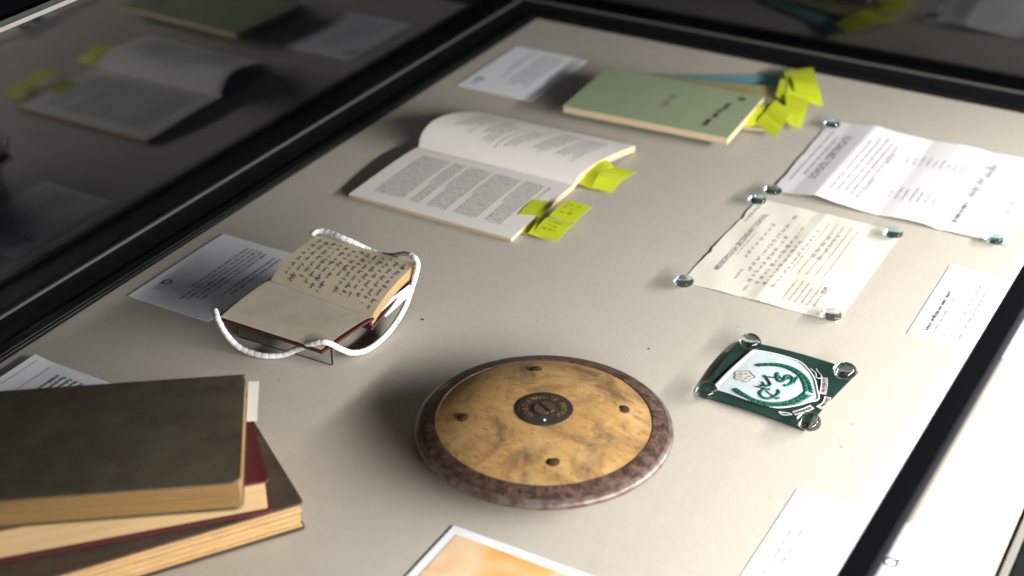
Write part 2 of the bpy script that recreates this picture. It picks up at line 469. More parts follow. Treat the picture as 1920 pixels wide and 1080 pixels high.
# ================================================================== THE CASE
W_IN, Y_NEAR, GL, H_GL = 0.840, -1.62, 0.0535, 0.2665
board = box('display_board', 0, W_IN, Y_NEAR, 0, -0.02, 0, M['board']); tag(board, '', '', kind='structure')
case = thing('display_case', (-0.05, -0.8, 0), 'glass display case with black base rails around the beige board', 'display case')
def rail(name, P, u, v, lu, lv):
    bm = bmesh.new(); obox(bm, P, u, v, lu, lv, -0.03, 0.0030, 0.0012, 2)
    bmesh.ops.recalc_face_normals(bm, faces=bm.faces); return bpart(name, bm, M['rail'], case)
rail('base_rail', (-0.105, Y_NEAR), (1, 0), (0, 1), 0.1035, -Y_NEAR + 0.105)
rail('base_rail', (0.0, 0.0015), (1, 0), (0, 1), W_IN + 0.4105, 0.105)
rail('base_rail', (W_IN + 0.0105, Y_NEAR), (1, 0), (0, 1), 0.400, -Y_NEAR)
box('rail_lip', -0.0145, -0.0035, Y_NEAR, -0.002, 0.0030, 0.0048, M['rail'], case, .0008)
box('rail_lip', 0.0, W_IN, 0.0045, 0.0135, 0.0030, 0.0046, M['rail'], case, .0008)
box('edge_trim', W_IN + 0.0030, W_IN + 0.0095, Y_NEAR, -0.002, -0.02, 0.0012, M['cream_edge'], case, .0008)
box('glass_pane', -GL - 0.008, -GL, Y_NEAR, GL, 0.0032, H_GL - 0.004, M['pane'], case)
box('glass_pane', -GL, W_IN + 0.348, GL + .0005, GL + 0.0085, 0.0032, H_GL, M['pane'], case)
box('glass_pane', W_IN + 0.340, W_IN + 0.348, Y_NEAR, GL, 0.0032, H_GL, M['pane'], case)
box('glazing_bead', -GL + .0003, -GL + 0.0035, Y_NEAR, GL - .004, 0.0032, 0.0062, M['bead'], case, .0006)
box('glazing_bead', -GL + .004, W_IN + 0.33, GL - 0.0035, GL - .0003, 0.0032, 0.0062, M['bead'], case, .0006)
box('top_edge_strip', -GL - 0.0085, -GL + 0.0005, Y_NEAR, GL, H_GL - 0.0038, H_GL + 0.0004, M['cream_edge'], case)  # pale colour stands in for light caught by the pane's top edge
box('top_seal', -GL - 0.009, -GL - 0.0005, Y_NEAR, GL, H_GL + 0.0006, H_GL + 0.0052, M['seal'], case)

# ------------------------------------------------------------------ light bar along the right side (the case's own light)
bar = thing('light_bar', (0.809, -0.95, 0.2), 'black light bar with a glowing white strip, crossing the lower right corner', 'light bar')
ax = Vector((0.020, 1, 0)).normalized(); px = Vector((ax.y, -ax.x, 0))
def bar_prism(name, sec, y0, y1, m):
    c = Vector((0.8090, -0.95, 0)); V = []
    for t in (y0, y1):
        for a, z in sec: q = c + ax * t + px * a; V.append((q.x, q.y, z))
    n = len(sec); F = [tuple(range(n))[::-1], tuple(range(n, 2 * n))] + [(i, (i + 1) % n, n + (i + 1) % n, n + i) for i in range(n)]
    o = part(name, V, F, m, bar)
    bm = bmesh.new(); bm.from_mesh(o.data); bmesh.ops.recalc_face_normals(bm, faces=bm.faces); bm.to_mesh(o.data); bm.free(); return o
bar_prism('housing', [(-.0080, .1960), (-.0080, .2050), (-.0066, .2068), (.0092, .2068), (.0106, .2050), (.0106, .1960)], -.65, .99, M['housing'])
bar_prism('diffuser', [(-.0162, .2000), (-.0081, .2010), (-.0081, .1890), (-.0112, .1884), (-.0150, .1900)], -.50, .93, M['led'])

# ================================================================== LABEL CARDS
def card(name, x0, x1, y0, y1, face, label, th=0.0007, lift=None):
    """A6 caption card; face 'west' is read from the left of the picture, 'east' from the right"""
    t = thing(name, ((x0 + x1) / 2, (y0 + y1) / 2, 0), label, 'label')
    z = lambda x, y: th + (lift(x, y) if lift else 0)
    sheet('card', lambda u, v: (x0 + u * (x1 - x0), y0 + v * (y1 - y0), z(x0 + u * (x1 - x0), y0 + v * (y1 - y0))), 12, 12, th * .8, M['card'], t)
    if face == 'west': mp = lambda u, v: (x0 + v, y1 - u, z(x0 + v, y1 - u) + .00025)
    else: mp = lambda u, v: (x1 - v, y0 + u, z(x1 - v, y0 + u) + .00025)
    return t, mp

def logo(t, mp, u, v, r, m, tail=-1):
    ring = [(u + r * math.cos(a) * 1.0, v + r * math.sin(a)) for a in [2 * math.pi * k / 28 for k in range(29)]]
    ribbons('logo', [(ring, r * .42), ([(u + r * .62, v - r * .62), (u + r * 1.45, v - r * 1.2)], r * .45)], mp, m, t)
    rnd = random.Random(3); pr = []
    for k in range(3): pr += fake_print(rnd, u + r * 1.9, v + r * .75 - k * r * .8, r * 2.4, r * .34)
    ribbons('logo_caption', pr, mp, M['ink_grey'], t)

rnd = random.Random(21)
# far left corner
t, mp = card('caption_card', 0.0265, 0.1310, -0.2575, -0.1060, 'west', 'white caption card lying in the far corner left of the green booklets')
pr = fake_print(rnd, .012, .090, .075, .0022)
for k in range(6): pr += fake_print(rnd, .012, .076 - k * .0056, .112, .0019, ragged=.2)
for k in range(2): pr += fake_print(rnd, .012, .034 - k * .0056, .10, .0019, ragged=.4)
ribbons('printed_text', pr, mp, M['ink_grey'], t); logo(t, mp, .121, .0145, .0042, M['logo'])
# beside the diary
t, mp = card('caption_card', 0.0195, 0.1160, -0.8540, -0.7105, 'west', 'white caption card with a dark ring logo, partly under the open diary')
pr = []
for k in range(2): pr += fake_print(rnd, .016, .083 - k * .0065, .085, .0021, ragged=.2)
for k in range(5): pr += fake_print(rnd, .013 + (.0 if k else 0), .064 - k * .0058, .112 if k < 4 else .09, .0021, ragged=.12)
ribbons('printed_text', pr, mp, M['ink'], t); logo(t, mp, .105, .0155, .0040, M['logo'])
# behind the stacked books
t, mp = card('caption_card', 0.0200, 0.1250, -1.1240, -0.9757, 'west', 'white caption card mostly hidden behind the stack of old books', lift=lambda x, y: .0022 * max(0, 1 - (x - .02) / .03) ** 2)
texts('printed_text', [(s, .0125, .0655 - k * .0068, .0062, .00006, 'LEFT') for k, s in enumerate(('Hughes', 'literature,', 'folktales', 'fascination', 'childhood poe'))], mp, M['ink'], t)
ribbons('ruled_line', [([(.008, .0245), (.13, .0245)], .0005), ([(.006, .0075), (.13, .0075)], .0005)], mp, M['ink_grey'], t)
# right: school certificate caption
t, mp = card('caption_card', 0.6870, 0.7930, -0.5560, -0.4100, 'east', 'white caption card headed School certificate, beside the cream report')
texts('heading', [('School certificate and exam report', .012, .0905, .0058, .00016, 'LEFT')], mp, M['ink'], t)
pr = fake_print(rnd, .012, .0838, .072, .0023)
for k in range(4): pr += fake_print(rnd, .012, .068 - k * .0075, .112, .0022, ragged=.25)
ribbons('printed_text', pr, mp, M['ink_grey'], t)
# lower right: caption
t, mp = card('caption_card', 0.6800, 0.7855, -0.9710, -0.8240, 'east', 'white caption card lying under the light bar in the lower right')
pr = []
for k in range(2): pr += fake_print(rnd, .012, .0905 - k * .0075, .09, .0024)
for k in range(4): pr += fake_print(rnd, .012, .070 - k * .0085, .112, .0022, ragged=.25)
ribbons('printed_text', pr, mp, M['ink_grey'], t); logo(t, mp, .096, .0150, .0046, M['ink'])

# ------------------------------------------------------------------ painted print at the bottom edge
t = thing('art_print', (0.535, -1.07, 0), 'orange print with a white border below the wooden discus', 'print')
box('paper', 0.4685, 0.6085, -1.1960, -0.9960, 0.0002, 0.0012, M['card'], t)
box('image_area', 0.4762, 0.6008, -1.1880, -1.0045, 0.0008, 0.00155, M['print'], t)

# ================================================================== DISCUS
DC = (0.4790, -0.8715)
t = thing('discus', (DC[0], DC[1], 0), 'wooden throwing discus with a tarnished metal rim and round centre plate', 'discus')
revolve('wooden_body', [(0.0, .0015), (.03, .0015), (.060, .0040), (.0874, .0095), (.0874, .0262), (.075, .0299), (.06, .0331), (.045, .0351), (.030, .0362), (0.0, .0365)], M['wood'], t, DC, 128)
revolve('rim', [(.0870, .0085), (.0940, .0110), (.1005, .0145), (.1005, .0224), (.0985, .0236), (.0940, .0252), (.0892, .0266), (.0879, .0269), (.0870, .0264), (.0870, .0085)], M['rim'], t, DC, 160)
revolve('rim_edge', [(.1003, .0138), (.1032, .0152), (.1047, .0172), (.1050, .0186), (.1046, .0202), (.1030, .0217), (.1003, .0230), (.1003, .0138)], M['rim_edge'], t, DC, 160)
plate = revolve('centre_plate', [(0, .0372), (.0218, .0372), (.0232, .0369), (.0236, .0364), (.0236, .0355), (0, .0355)][::-1], M['bronze'], t, DC, 72)
def on_disc(r, deg): return DC[0] + r * math.cos(math.radians(deg)), DC[1] + r * math.sin(math.radians(deg))
# screw with its slot as two half discs
for s in (0, 1):
    pts = [(.0078 * math.cos(a), .0078 * math.sin(a)) for a in [math.radians(-85 + 170 * k / 18) for k in range(19)]]
    rot = math.radians(29.3 + 125 + 90 + 180 * s); off = .0008
    out = [(DC[0] + (x + off) * math.cos(rot) - y * math.sin(rot), DC[1] + (x + off) * math.sin(rot) + y * math.cos(rot)) for x, y in pts]
    prism('screw', out, .0368, .0380, M['screw'], plate, .0003)
V = []; F = []
def arc_text(txt, a0, a1, r, size):
    n = len(txt)
    for i, ch in enumerate(txt):
        if ch == ' ': continue
        a = math.radians(a0 + (a1 - a0) * (i / max(n - 1, 1)))
        g, f = text_geo(ch, size, .00022, 0, 'CENTER'); b = len(V)
        for x, y in g:
            rr = r + y
            V.append((DC[0] + rr * math.cos(a) + x * math.sin(a), DC[1] + rr * math.sin(a) - x * math.cos(a), .03745))
        F.extend(tuple(k + b for k in q) for q in f)
B0 = 29.3
arc_text('LILLYWHITE', B0 + 182, B0 + 52, .0135, .0062)
arc_text('FROWD', B0 + 22, B0 - 38, .0135, .0062)
arc_text('CO', B0 + 222, B0 + 204, .0135, .0062)
part('lettering', V, F, M['brass'], plate)
x, y = on_disc(.0165, B0 - 91)
revolve('pin', [(0, .0381), (.0006, .0380), (.0011, .0376), (.0012, .0371), (0, .0371)][::-1], M['white_thread'], plate, (x, y), 16)  # small white dot, a screw highlight put into colour and shape
for k in range(4):
    x, y = on_disc(.0642, 34.4 + 90 * k)
    revolve('plug', [(0, .0329), (.0046, .0328), (.0056, .0321), (.0056, .0305), (0, .0305)][::-1], M['plug'], t, (x, y), 28)

# ================================================================== STACK OF OLD BOOKS
def ang(d): return (math.cos(math.radians(d)), math.sin(math.radians(d)))
def rr_outline(P, u, v, lu, lv, r, n=5):
    out = []
    for (a, b, s) in ((0, 0, 180), (lu, 0, 270), (lu, lv, 0), (0, lv, 90)):
        cx = a + (r if a == 0 else -r); cy = b + (r if b == 0 else -r)
        for k in range(n + 1):
            w = math.radians(s + 90 * k / n); x, y = cx + r * math.cos(w), cy + r * math.sin(w)
            out.append((P[0] + u[0] * x + v[0] * y, P[1] + u[1] * x + v[1] * y))
    return out
def old_book(label, P, au, av, lu, lv, z0, z1, cover, edge, tc=.0022, inset=.0015, r=.004, slabs=5, jit=.0004, spine=True, under=None):
    u, v = ang(au), ang(av)
    t = thing('old_book', (P[0], P[1], z0), label, 'book', 'stack of old books')
    prism('front_cover', rr_outline(P, u, v, lu, lv, r), z1 - tc, z1, cover, t, .0007)
    prism('back_cover', rr_outline(P, u, v, lu, lv, r), z0 + .0001, z0 + tc, cover, t, .0007)
    bm = bmesh.new(); rn = random.Random(label); zz = z0 + tc + .0001; h = (z1 - tc - .0001 - zz) / slabs
    for k in range(slabs):
        ia, ib = inset + rn.uniform(0, jit), inset + rn.uniform(0, jit)
        Q = (P[0] + u[0] * ia + v[0] * ib, P[1] + u[1] * ia + v[1] * ib)
        obox(bm, Q, u, v, lu - 2 * inset, lv - inset, zz + k * h, zz + (k + 1) * h - .00015, .0004, 1)
    bmesh.ops.recalc_face_normals(bm, faces=bm.faces); bpart('page_block', bm, edge, t)
    if spine:
        bm = bmesh.new(); Q = (P[0] + u[0] * (lu - .001), P[1] + u[1] * (lu - .001))
        obox(bm, Q, u, v, .004, lv, z0 + .0004, z1 - .0004, .0015, 2)
        bmesh.ops.recalc_face_normals(bm, faces=bm.faces); bpart('spine', bm, cover, t)
    return t
old_book('dark brown book with ragged page edges, lowest in the stack of three', (.3729, -1.0541), 146, 236, .150, .235, .0005, .0265, M['brown_cloth'], M['rough_edge'], .0020, .0010, .003, 9, .0022)
old_book('maroon bound book with cream page edges, middle of the stack of three', (.3603, -1.0760), 136.5, 226.5, .140, .215, .0268, .0570, M['maroon'], M['cream_block'], .0022, .0028, .002, 3, .0001)
t = old_book('olive black cloth book on top of the stack of three', (.3660, -1.1130), 126.5, 216.5, .137, .205, .0573, .0820, M['olive'], M['tan_edge'], .0016, .0006, .0070, 6, .0005)
sheet('paper_slip', lambda u, v: bil((0.3082,-1.0344,0.0660), (0.2761,-0.9904,0.0660), (0.2815,-0.9840,0.0640), (0.3129,-1.0277,0.0640), u, v), 4, 2, .0004, M['paper_slip'], t)

# ================================================================== OPEN DIARY ON A CLEAR STAND
A, B, C, D = (0.1493,-0.8735,0.0260), (0.1514,-0.8009,0.0300), (0.2704,-0.8100,0.0300), (0.2562,-0.8687,0.0220)
E_, F_ = (0.1480,-0.7254,0.0400), (0.2646,-0.7271,0.0420)
st = thing('book_stand', (.205, -.80, 0), 'low clear acrylic stand holding up the small open diary', 'book stand')
def slab(name, q, th, m, parent, n=1):
    """thin slab from four 3D corners, thickened along its normal"""
    q = [Vector(p) for p in q]; nn = (q[1] - q[0]).cross(q[3] - q[0]).normalized() * th
    V = q + [p - nn for p in q]
    return part(name, V, [(0, 1, 2, 3), (7, 6, 5, 4), (0, 4, 5, 1), (1, 5, 6, 2), (2, 6, 7, 3), (3, 7, 4, 0)], m, parent)
s0, s1 = Vector((0.1575,-0.8617,0.0000)), Vector((0.2589,-0.8588,0.0000))
s0 = Vector((s0.x, s0.y, .0006)); s1 = Vector((s1.x, s1.y, .0006)); up = Vector((0, 0, .0178))
slab('front_panel', [s0, s1, s1 + up, s0 + up], .0028, M['acrylic'], st)
b0, b1 = Vector((s0.x - .002, -.735, .0270)), Vector((s1.x - .004, -.735, .0270))
slab('shelf', [s0 + up + Vector((0, .0032, .0002)), s1 + up + Vector((0, .0032, .0002)), b1, b0], .0026, M['acrylic'], st)
slab('back_panel', [Vector((b1.x, -.7345, .0006)), Vector((b0.x, -.7345, .0006)), Vector((b0.x, -.7345, .0240)), Vector((b1.x, -.7345, .0240))], .0028, M['acrylic'], st)

di = thing('diary', (.205, -.80, .02), 'small open diary with a handwritten page and a blank stained page', 'diary')
def hand(u, v):   # u along the spine (left to right), v from spine to fore edge
    p = bil(B, C, F_, E_, u, v); p.z += .0035 * math.sin(math.pi * min(1, v * 1.15)) ** 1 if v * 1.15 < 1 else 0
    p.z -= .0022 * max(0, (.12 - v) / .12) ** 2
    return p
def blank(u, v):
    p = bil(B, C, D, A, u, v); p.z += .0016 * math.sin(math.pi * v) - .0022 * max(0, (.12 - v) / .12) ** 2
    return p
sheet('page_block', hand, 14, 24, .0105, M['diary_page'], di, M['diary_edge'])
sheet('endpaper', blank, 14, 20, .0004, M['diary_blank'], di, M['diary_edge'])
def grow(q, e):
    c = sum((Vector(p) for p in q), Vector()) / 4
    return [Vector(p) + (Vector(p) - c).normalized() * e for p in q]
g = grow([B, C, F_, E_], .0032); g[0] += Vector((0, -.003, 0)); g[1] += Vector((0, -.003, 0))
sheet('back_cover', lambda u, v: bil(g[0], g[1], g[2], g[3], u, v) + Vector((0, 0, -.0108 + .0004)), 4, 8, .0022, M['diary_red'], di)
h = grow([B, C, D, A], .0022)
sheet('front_cover', lambda u, v: bil(h[0], h[1], h[2], h[3], u, v) + Vector((0, 0, -.0013 - .0012 * max(0, .15 - v) / .15 )), 4, 8, .0022, M['diary_red'], di)
sheet('spine', lambda u, v: bil(g[0] + Vector((0, -.002, -.004)), g[1] + Vector((0, -.002, -.004)), g[1] + Vector((0, .004, -.009)), g[0] + Vector((0, .004, -.009)), u, v), 4, 3, .002, M['diary_red'], di)
# handwriting: lines run along the page depth, read from the left of the picture
Wd, Hd = .118, .085
def map_hand(u, v):    # u: from fore edge towards the spine, v: up the page (to the right of the picture)
    p = hand(min(max(v / Wd, 0), 1), min(max(1 - u / Hd, 0), 1)); return p + Vector((0, 0, .00035))
rn = random.Random(5); pr = []
for k in range(13):
    pr += cursive(rn, .004 + rn.uniform(0, .004), .1095 - k * .0083, .072 - (rn.uniform(0, .022) if rn.random() < .5 else 0), .00175, .00040, .30, 2.0, (2, 6), 1.6)
ribbons('handwriting', pr, map_hand, M['ink_blue'], di)
sheet('paper_slip', lambda u, v: bil((0.2639,-0.7946,0.0255), (0.2702,-0.7469,0.0300), (0.2749,-0.7482,0.0240), (0.2719,-0.7897,0.0185), u, v), 8, 3, .0004, M['paper_slip'], di)

# white weighted cord: every bead of the tube is a part
co = thing('weighted_cord', (.25, -.84, 0), 'white segmented weighted cord draped over the open diary', 'book weight')
path = [(0.1442,-0.8739,0.0320), (0.1533,-0.8812,0.0285), (0.1634,-0.8841,0.0180), (0.1746,-0.8831,0.0080), (0.1876,-0.8812,0.0042), (0.2025,-0.8782,0.0038), (0.2151,-0.8713,0.0050), (0.2275,-0.8668,0.0120), (0.2413,-0.8671,0.0215), (0.2533,-0.8657,0.0272), (0.2616,-0.8623,0.0262), (0.2645,-0.8497,0.0140), (0.2678,-0.8396,0.0060), (0.2743,-0.8283,0.0040), (0.2767,-0.8095,0.0040), (0.2755,-0.7856,0.0060), (0.2717,-0.7604,0.0110), (0.2689,-0.7435,0.0210), (0.2690,-0.7336,0.0350), (0.2694,-0.7309,0.0440), (0.2637,-0.7282,0.0480), (0.2514,-0.7239,0.0460), (0.2301,-0.7167,0.0350), (0.2103,-0.7173,0.0340), (0.1922,-0.7224,0.0415), (0.1792,-0.7248,0.0450), (0.1663,-0.7232,0.0455), (0.1550,-0.7232,0.0455), (0.1500,-0.7277,0.0445), (0.1474,-0.7307,0.0400)]
sp = spline(path, 24); L_ = [0.0]
for a, b in zip(sp, sp[1:]): L_.append(L_[-1] + (b - a).length)
def at(s):
    s = min(max(s, 0), L_[-1])
    import bisect
    i = min(max(bisect.bisect_right(L_, s) - 1, 0), len(sp) - 2)
    return sp[i].lerp(sp[i + 1], (s - L_[i]) / max(L_[i + 1] - L_[i], 1e-9))
def bead_mesh(s0, s1, r):
    V = []; F = []; prof = [(0, .78), (.06, .92), (.2, .985), (.5, 1), (.8, .985), (.94, .92), (1, .78)]; n = 12
    for f, k in prof:
        s = s0 + f * (s1 - s0); p = at(s); d = (at(s + .0012) - at(s - .0012)).normalized()
        a = d.cross(Vector((0, 0, 1))); a = a.normalized() if a.length > 1e-4 else Vector((1, 0, 0)); b = a.cross(d)
        for q in range(n):
            w = 2 * math.pi * q / n; V.append(p + (a * math.cos(w) + b * math.sin(w)) * r * k)
    for i in range(len(prof) - 1):
        for q in range(n): F.append((i * n + q, i * n + (q + 1) % n, (i + 1) * n + (q + 1) % n, (i + 1) * n + q))
    F.append(tuple(range(n))[::-1]); F.append(tuple(range((len(prof) - 1) * n, len(prof) * n)))
    return V, F
step = .0066; nb = int(L_[-1] / step); rn = random.Random(2)
for k in range(nb):
    V, F = bead_mesh(k * step, (k + 1) * step + .0007, .0028 * rn.uniform(.95, 1.05))
    part('bead', V, F, M['cord_white'], co, sm=True)

# ================================================================== OPEN PAPERBACK WITH STICKY TABS
pb = thing('open_paperback', (.19, -.46, 0), 'white open paperback with yellow-green sticky tabs, left of the certificates', 'book')
XL, XR = (.0870, .0990), (.2870, .3000)
def pb_up(u, v):  # u left to right, v from the spine to the far fore edge
    x0 = .0880 + .0125 * v; x1 = .2860 + .0165 * v; b = .0215 * (1 - u) + .0095 * u
    z = .0058 + b * (math.sin(math.pi * min(v, 1) ** .55) ** .9 if v < 1 else 0) + .0035 * v * (1 - .4 * u)
    return Vector((x0 + u * (x1 - x0), -.4445 + v * (.1115 + .008 * u), z))
def pb_lo(u, v):  # v from the spine to the near fore edge
    x0 = .0880 - .003 * v; x1 = .2860 - .0005 * v
    z = .0058 - .0012 * v + .0022 * math.sin(math.pi * v ** .6) * (1 - .3 * u)
    return Vector((x0 + u * (x1 - x0), -.4445 - v * (.1350 + .002 * u), z))
flat = lambda f: (lambda u, v: Vector((f(u, v).x, f(u, v).y, .0006)))
sheet('right_pages', lambda u, v: pb_up(u, v), 12, 40, .01, M['page'], pb, M['page_edge'], bottom=lambda u, v: Vector((pb_up(u, v).x, pb_up(u, v).y, max(.0006, pb_up(u, v).z - .0075))))
sheet('left_pages', lambda u, v: pb_lo(u, v), 12, 24, .01, M['page'], pb, M['page_edge'], bottom=flat(pb_lo))
rn = random.Random(11)
def map_lo(a, b): return pb_lo(min(max(b / .198, 0), 1), min(max(a / .137, 0), 1)) + Vector((0, 0, .00035))
def map_up(a, b): return pb_up(min(max(b / .200, 0), 1), min(max(1 - a / .115, 0), 1)) + Vector((0, 0, .00035))
pr = []; k = 0
for i in range(40):
    b = .180 - i * .0041
    if i in (1, 8, 17, 25, 30): continue
    wd = .098 * (.55 if i in (7, 16, 24, 29) else 1)
    pr += fake_print(rn, .020, b, .030 if i == 0 else wd, .0017)
ribbons('printed_text', pr, map_lo, M['ink_grey'], pb)
pr = []
for i in range(34):
    b = .176 - i * .0046
    if i % 7 == 6 or i in (12, 18): continue
    pr += fake_print(rn, .018 + (.018 if 14 < i < 24 else 0), b, rn.uniform(.045, .07), .0017)
ribbons('printed_text', pr, map_up, M['ink_grey'], pb)
def note(parent, q, bend=.0015, n=8, pen=False, th=.00022):
    f = lambda u, v: bil(*q, u, v) + Vector((0, 0, bend * math.sin(math.pi * v)))
    o = sheet('sticky_note', f, 4, n, th, M['note'], parent)
    if pen:
        w = (Vector(q[1]) - Vector(q[0])).length; hh = (Vector(q[3]) - Vector(q[0])).length; pr = []
        for k in range(3): pr += cursive(rn, w * .15, hh * (.72 - .22 * k), w * .5, hh * .045, .00022)
        ribbons('pen_marks', pr, lambda a, b: f(min(max(a / w, 0), 1), min(max(b / hh, 0), 1)) + Vector((0, 0, .0003)), M['note_pen'], o)
    return o
# near group
note(pb, [(0.2678,-0.5350,0.0066), (0.2884,-0.5276,0.0066), (0.2881,-0.4891,0.0068), (0.2628,-0.4933,0.0068)], .0004)
note(pb, [(0.2851,-0.5616,0.0016), (0.2929,-0.5599,0.0016), (0.2881,-0.4904,0.0074), (0.2891,-0.5267,0.0070)], .0006)
note(pb, [(0.2990,-0.5585,0.0050), (0.3277,-0.5617,0.0030), (0.3305,-0.5285,0.0085), (0.3003,-0.5300,0.0095)], .0022, pen=True)
note(pb, [(0.3004,-0.5279,0.0098), (0.3292,-0.5272,0.0088), (0.3317,-0.4896,0.0110), (0.3028,-0.4895,0.0125)], .0016, pen=True)
note(pb, [(0.2945,-0.5628,0.0040), (0.3161,-0.5617,0.0024), (0.3209,-0.5360,0.0070), (0.2949,-0.5338,0.0080)], .0016)
# far group
note(pb, [(0.2840,-0.4355,0.0040), (0.3047,-0.4379,0.0030), (0.3043,-0.4197,0.0130), (0.2847,-0.4078,0.0130)], .0018)
note(pb, [(0.2852,-0.4101,0.0128), (0.3028,-0.4192,0.0118), (0.3091,-0.3912,0.0105), (0.2896,-0.3797,0.0135)], .0022)
note(pb, [(0.3038,-0.4361,0.0026), (0.3270,-0.4339,0.0022), (0.3290,-0.4133,0.0085), (0.3032,-0.4186,0.0110)], .0012)
note(pb, [(0.3033,-0.4175,0.0112), (0.3293,-0.4128,0.0090), (0.3365,-0.3903,0.0095), (0.3083,-0.3908,0.0108)], .0010)

# ================================================================== BOOKLETS WITH STICKY TABS
def booklet(label, c, deg, lu, lv, z0, z1, cover, overs=.0):
    u, v = ang(deg), ang(deg + 90)
    P = (c[0] - u[0] * lu / 2 - v[0] * lv / 2, c[1] - u[1] * lu / 2 - v[1] * lv / 2)
    t = thing('booklet', (c[0], c[1], z0), label, 'booklet', 'booklets with sticky tabs')
    bm = bmesh.new(); obox(bm, P, u, v, lu, lv, z1 - .0009, z1, .0003, 1); bmesh.ops.recalc_face_normals(bm, faces=bm.faces); bpart('front_cover', bm, cover, t)
    bm = bmesh.new(); n = max(2, int((z1 - z0) / .0022)); hh = (z1 - .0010 - z0 - .001) / n; rn = random.Random(label)
    for k in range(n):
        i = .0004 + rn.uniform(0, .0005); Q = (P[0] + (u[0] + v[0]) * i, P[1] + (u[1] + v[1]) * i)
        obox(bm, Q, u, v, lu - 2 * i, lv - 2 * i, z0 + .001 + k * hh, z0 + .001 + (k + 1) * hh - .0001, .0002, 1)
    bmesh.ops.recalc_face_normals(bm, faces=bm.faces); bpart('page_block', bm, M['page_edge'], t)
    bm = bmesh.new(); obox(bm, P, u, v, lu, lv, z0 + .0001, z0 + .0009, .0003, 1); bmesh.ops.recalc_face_normals(bm, faces=bm.faces); bpart('back_cover', bm, cover, t)
    return t, P, u, v
tb, *_ = booklet('blue booklet, lowest of the three, showing behind the green one', (.3110, -.1420), 28, .200, .130, 0, .0032, M['blue_cover'])
tt, *_ = booklet('olive tan booklet sandwiched between the green and the blue booklet', (.3080, -.1700), 15, .200, .130, .0033, .0072, M['tan_cover'])
tg, P, u, v = booklet('sage green booklet lying on top of the two other booklets', (.2870, -.2120), 3.0, .206, .132, .0073, .0168, M['green_cover'])
def map_g(a, b):  # a reads from the far side to the near side, b up towards the right
    x, y = b, .132 - a
    return (P[0] + u[0] * x + v[0] * y, P[1] + u[1] * x + v[1] * y, .01705)
rn = random.Random(9)
pr = fake_print(rn, .040, .172, .016, .0055) + fake_print(rn, .061, .170, .006, .0055) + fake_print(rn, .071, .169, .014, .0060) + fake_print(rn, .092, .167, .024, .0055)
ribbons('title', [(p, w * 1.4) for p, w in pr], map_g, M['ink'], tg)
ribbons('author', fake_print(rn, .044, .104, .044, .0070), map_g, M['ink_grey'], tg)
ribbons('emblem', [([(.020 + .0032 * math.cos(a), .184 + .0032 * math.sin(a)) for a in [k * math.pi / 6 for k in range(13)]], .0034)], map_g, M['ink'], tg)
ribbons('imprint', fake_print(rn, .052, .052, .018, .0032), map_g, M['ink_pale'], tg)
# tabs
note(tb, [(0.3928,-0.0831,0.0135), (0.4265,-0.0659,0.0120), (0.4003,-0.0091,0.0105), (0.3732,-0.0412,0.0115)], .0016)
note(tb, [(0.4037,-0.1131,0.0100), (0.4493,-0.1075,0.0050), (0.4268,-0.0649,0.0124), (0.3925,-0.0824,0.0139)], .0016)
note(tt, [(0.4331,-0.1824,0.0070), (0.4484,-0.1826,0.0050), (0.4341,-0.1138,0.0118), (0.4011,-0.1127,0.0135)], .0016)
note(tt, [(0.3931,-0.1198,0.0110), (0.4066,-0.1281,0.0100), (0.3896,-0.0765,0.0140), (0.3803,-0.0700,0.0140)], .001)
note(tb, [(0.4093,-0.1000,0.0140), (0.4409,-0.0949,0.0110), (0.4175,-0.0465,0.0130), (0.3896,-0.0617,0.0150)], .0022)
note(tt, [(0.4211,-0.1737,0.0085), (0.4418,-0.1824,0.0055), (0.4380,-0.1450,0.0120), (0.4126,-0.1451,0.0135)], .0022)
note(tg, [(0.3990,-0.2005,0.0080), (0.4297,-0.2194,0.0040), (0.4320,-0.1959,0.0100), (0.4006,-0.1748,0.0120)], .002)
note(tg, [(0.4005,-0.1762,0.0125), (0.4318,-0.1973,0.0105), (0.4293,-0.1631,0.0130), (0.4003,-0.1395,0.0150)], .0015)
note(tg, [(0.3850,-0.2170,0.0080), (0.4000,-0.2061,0.0070), (0.3988,-0.1441,0.0130), (0.3890,-0.1605,0.0130)], .001)

# ================================================================== CERTIFICATES
def lerp_tab(tab, x):
    if x <= tab[0][0]: return tab[0][1]
    for (a, p), (b, q) in zip(tab, tab[1:]):
        if x <= b:
            t = (x - a) / (b - a); return p + (q - p) * t
    return tab[-1][1]
fold = [(.4685, .0006), (.495, .0028), (.5224, .0074), (.545, .0044), (.590, .0008), (.605, .0026), (.622, .0040), (.640, .0034), (.6575, .0008), (.672, .0020), (.690, .0020), (.735, .0010)]
def z_c1(x, y): return lerp_tab(fold, x) * (.75 + .25 * (y + .134) / -.208) + .0006
c1 = thing('certificate', (.597, -.237, 0), 'white school certificate creased into four panels, held by glass pebbles', 'certificate')
rn = random.Random(4)
jl = [rn.uniform(-.0007, .0007) for _ in range(40)]
def f_c1(u, v):
    x = .4690 + u * .2590; y = -.3420 + v * .2090
    x += (.0060 * (1 - v)) * (1 - u) + (jl[int(v * 30)] if u == 0 else 0); y += -.002 + .006 * u * (v > .5) + (jl[int(u * 36)] * .6 if v in (0, 1) else 0)
    return Vector((x, y, z_c1(x, y)))
sheet('paper', f_c1, 90, 30, .0003, M['cert_white'], c1)
mp1 = lambda a, b: (.728 - b, -.342 + a, z_c1(.728 - b, -.342 + a) + .0003)
texts('heading', [('SCHOOL CERTIFICATE', .104, .2195, .0125, 0, 'CENTER')], mp1, M['ink_grey'], c1)
pr = fake_print(rn, .030, .2440, .15, .0022) + fake_print(rn, .050, .2340, .11, .0030)
